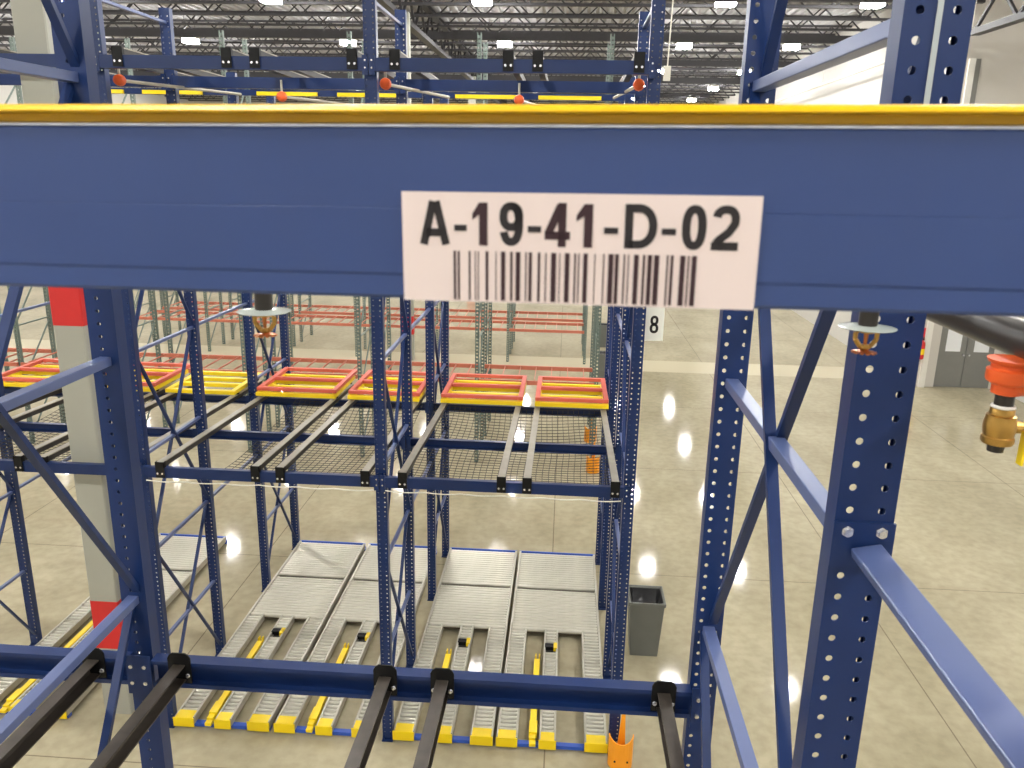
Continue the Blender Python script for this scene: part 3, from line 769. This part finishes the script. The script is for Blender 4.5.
tag(MB().tube((0.86,-0.2,5.777), (0.86,6.2,5.777), 0.036, 24).build('water_pipe', PIPEK, smooth=True), 'thick black pipe crossing the right edge above the brass valve', 'pipe')
t = thing('pipe_tee', 'orange pipe tee hanging under the black pipe', 'pipe fitting', (0.855, 1.47, 5.777))
MB().lathe((-0.043,0,0), [(0.020,-0.090),(0.025,-0.088),(0.026,-0.072),(0.036,-0.066),(0.038,-0.062),(0.038,-0.044),(0.032,-0.040),(0.032,-0.034),(0.038,-0.030),(0.040,-0.024)], 24).build('branch', ORFIT, t, smooth=True)
MB().lathe((0.0,0,-0.062), [(0.030,-0.045),(0.030,0.03),(0.036,0.032),(0.036,0.07),(0.028,0.072),(0.028,0.10)], 24, 'X').build('side_outlet', ORFIT, t, smooth=True)
t = thing('ball_valve', 'brass ball valve with black nipple under the orange tee', 'valve', (0.812, 1.47, 5.777))
MB().lathe((0,0,0), [(0.0165,-0.116),(0.0165,-0.086)], 20).build('nipple', PIPEK, t, smooth=True)
MB().lathe((0,0,0), [(0.018,-0.186),(0.026,-0.184),(0.028,-0.180),(0.028,-0.171),(0.0255,-0.169),(0.028,-0.155),(0.028,-0.146),(0.0255,-0.134),(0.0255,-0.130),(0.021,-0.128),(0.021,-0.118),(0.019,-0.115)], 20).build('valve_body', BRASS, t, smooth=True)
MB().lathe((0,0,0), [(0.019,-0.117),(0.0215,-0.114),(0.019,-0.110)], 20).build('tape_ring', WHITE, t, smooth=True)
MB().lathe((0,0,0), [(0.014,-0.200),(0.015,-0.187)], 16).build('plug', PIPEK, t)
MB().lathe((0.024,0,-0.152), [(0.012,0),(0.012,0.012),(0.008,0.014),(0.008,0.030)], 12, 'X').build('stem', BRASS, t)
MB().box(0.046, 0.050, -0.009, 0.009, -0.225, -0.14).build('handle', YELLOW, t)

# pipes and orange couplings of the upper level sprinkler
for k, (x, y, z, sx) in enumerate(((-4.12,7.55,6.75,1), (-2.95,8.52,6.70,0), (-1.66,7.55,6.75,1), (-0.52,8.52,6.70,0), (0.59,7.55,6.77,0))):
    t = thing('pipe_coupling', 'orange pipe coupling under the upper beams, %s from the left' % ORD[k], 'pipe fitting', (x, y, z), 'orange couplings of the upper level')
    MB().lathe((0,0,0), [(0.028,-0.045),(0.045,-0.035),(0.052,-0.01),(0.052,0.01),(0.045,0.035),(0.028,0.045)], 16, 'Y').build('coupling_body', ORFIT, t, smooth=True)
    MB().tube((0,0,0.03), (0,0,0.16), 0.012, 8).build('hanger', GALV, t)
    tag(MB().tube((x, y+0.04, z), (x+(0.25 if k != 4 else -0.1), y+2.2, z+0.06), 0.016, 8).build('branch_pipe', GALV, smooth=True), 'thin grey pipe running back from the %s orange coupling' % ORD[k], 'pipe', 'grey pipes of the upper level')

# hall pipe along the right wall with hangers
t = thing('wall_pipe', 'long white sprinkler pipe along the top of the right wall', 'pipe', (0, 0, 0))
MB().tube((9.75, 15.0, 9.53), (9.75, 62, 8.95), 0.05, 10).build('pipe_run', WHITE, t, smooth=True)
for yy in range(18, 60, 4):
    MB().tube((9.75, yy, 9.5-(yy-15)*0.0123), (9.75, yy, 10.4), 0.012, 5).build('hanger', WHITE, t)
# white cord with tag beside the right far upright
t = thing('hanging_cord', 'white cord with pale tag hanging beside the right upright top', 'cord', (0.80, 7.3, 0))
MB().path([(0.03,0,8.6),(0.015,0,7.6),(0,0,6.86)], 0.006, 6).build('cord', ROPE, t)
MB().box(-0.03, 0.03, -0.012, 0.012, 6.78, 6.9).build('tag', ROPE, t, bevel=0.004)

# aisle sign with the 8
t = thing('aisle_sign', 'white sign with black 8 fixed to the right upright', 'sign', (0.755, 7.42, 4.51))
MB().box(0, 0.18, 0, 0.004, 0, 0.40).build('panel', SIGNM, t)
stroke_char('8', t, 0.052, 0.132, 0.072, 0.238, -0.001, INK, 'numeral', 0.024)

# fire extinguisher
t = thing('fire_extinguisher', 'red fire extinguisher on the wall left of the grey doors', 'fire extinguisher', (10.36, 23.42, 0.85))
MB().lathe((0,0,0), [(0.06,0.0),(0.09,0.02),(0.095,0.05),(0.095,0.42),(0.08,0.50),(0.035,0.54),(0.03,0.58)], 20).build('cylinder', RED, t, smooth=True)
MB().lathe((0,0,0), [(0.0965,0.15),(0.0965,0.32)], 20).build('label_band', YELLOW, t, smooth=True)
MB().box(-0.02, 0.02, -0.09, 0.05, 0.58, 0.63).box(-0.015, 0.015, -0.1, 0.0, 0.65, 0.665).build('valve_handle', BLACK, t)
MB().box(-0.10, 0.10, 0.115, 0.128, 0.55, 0.9).build('red_plate', RED, t)
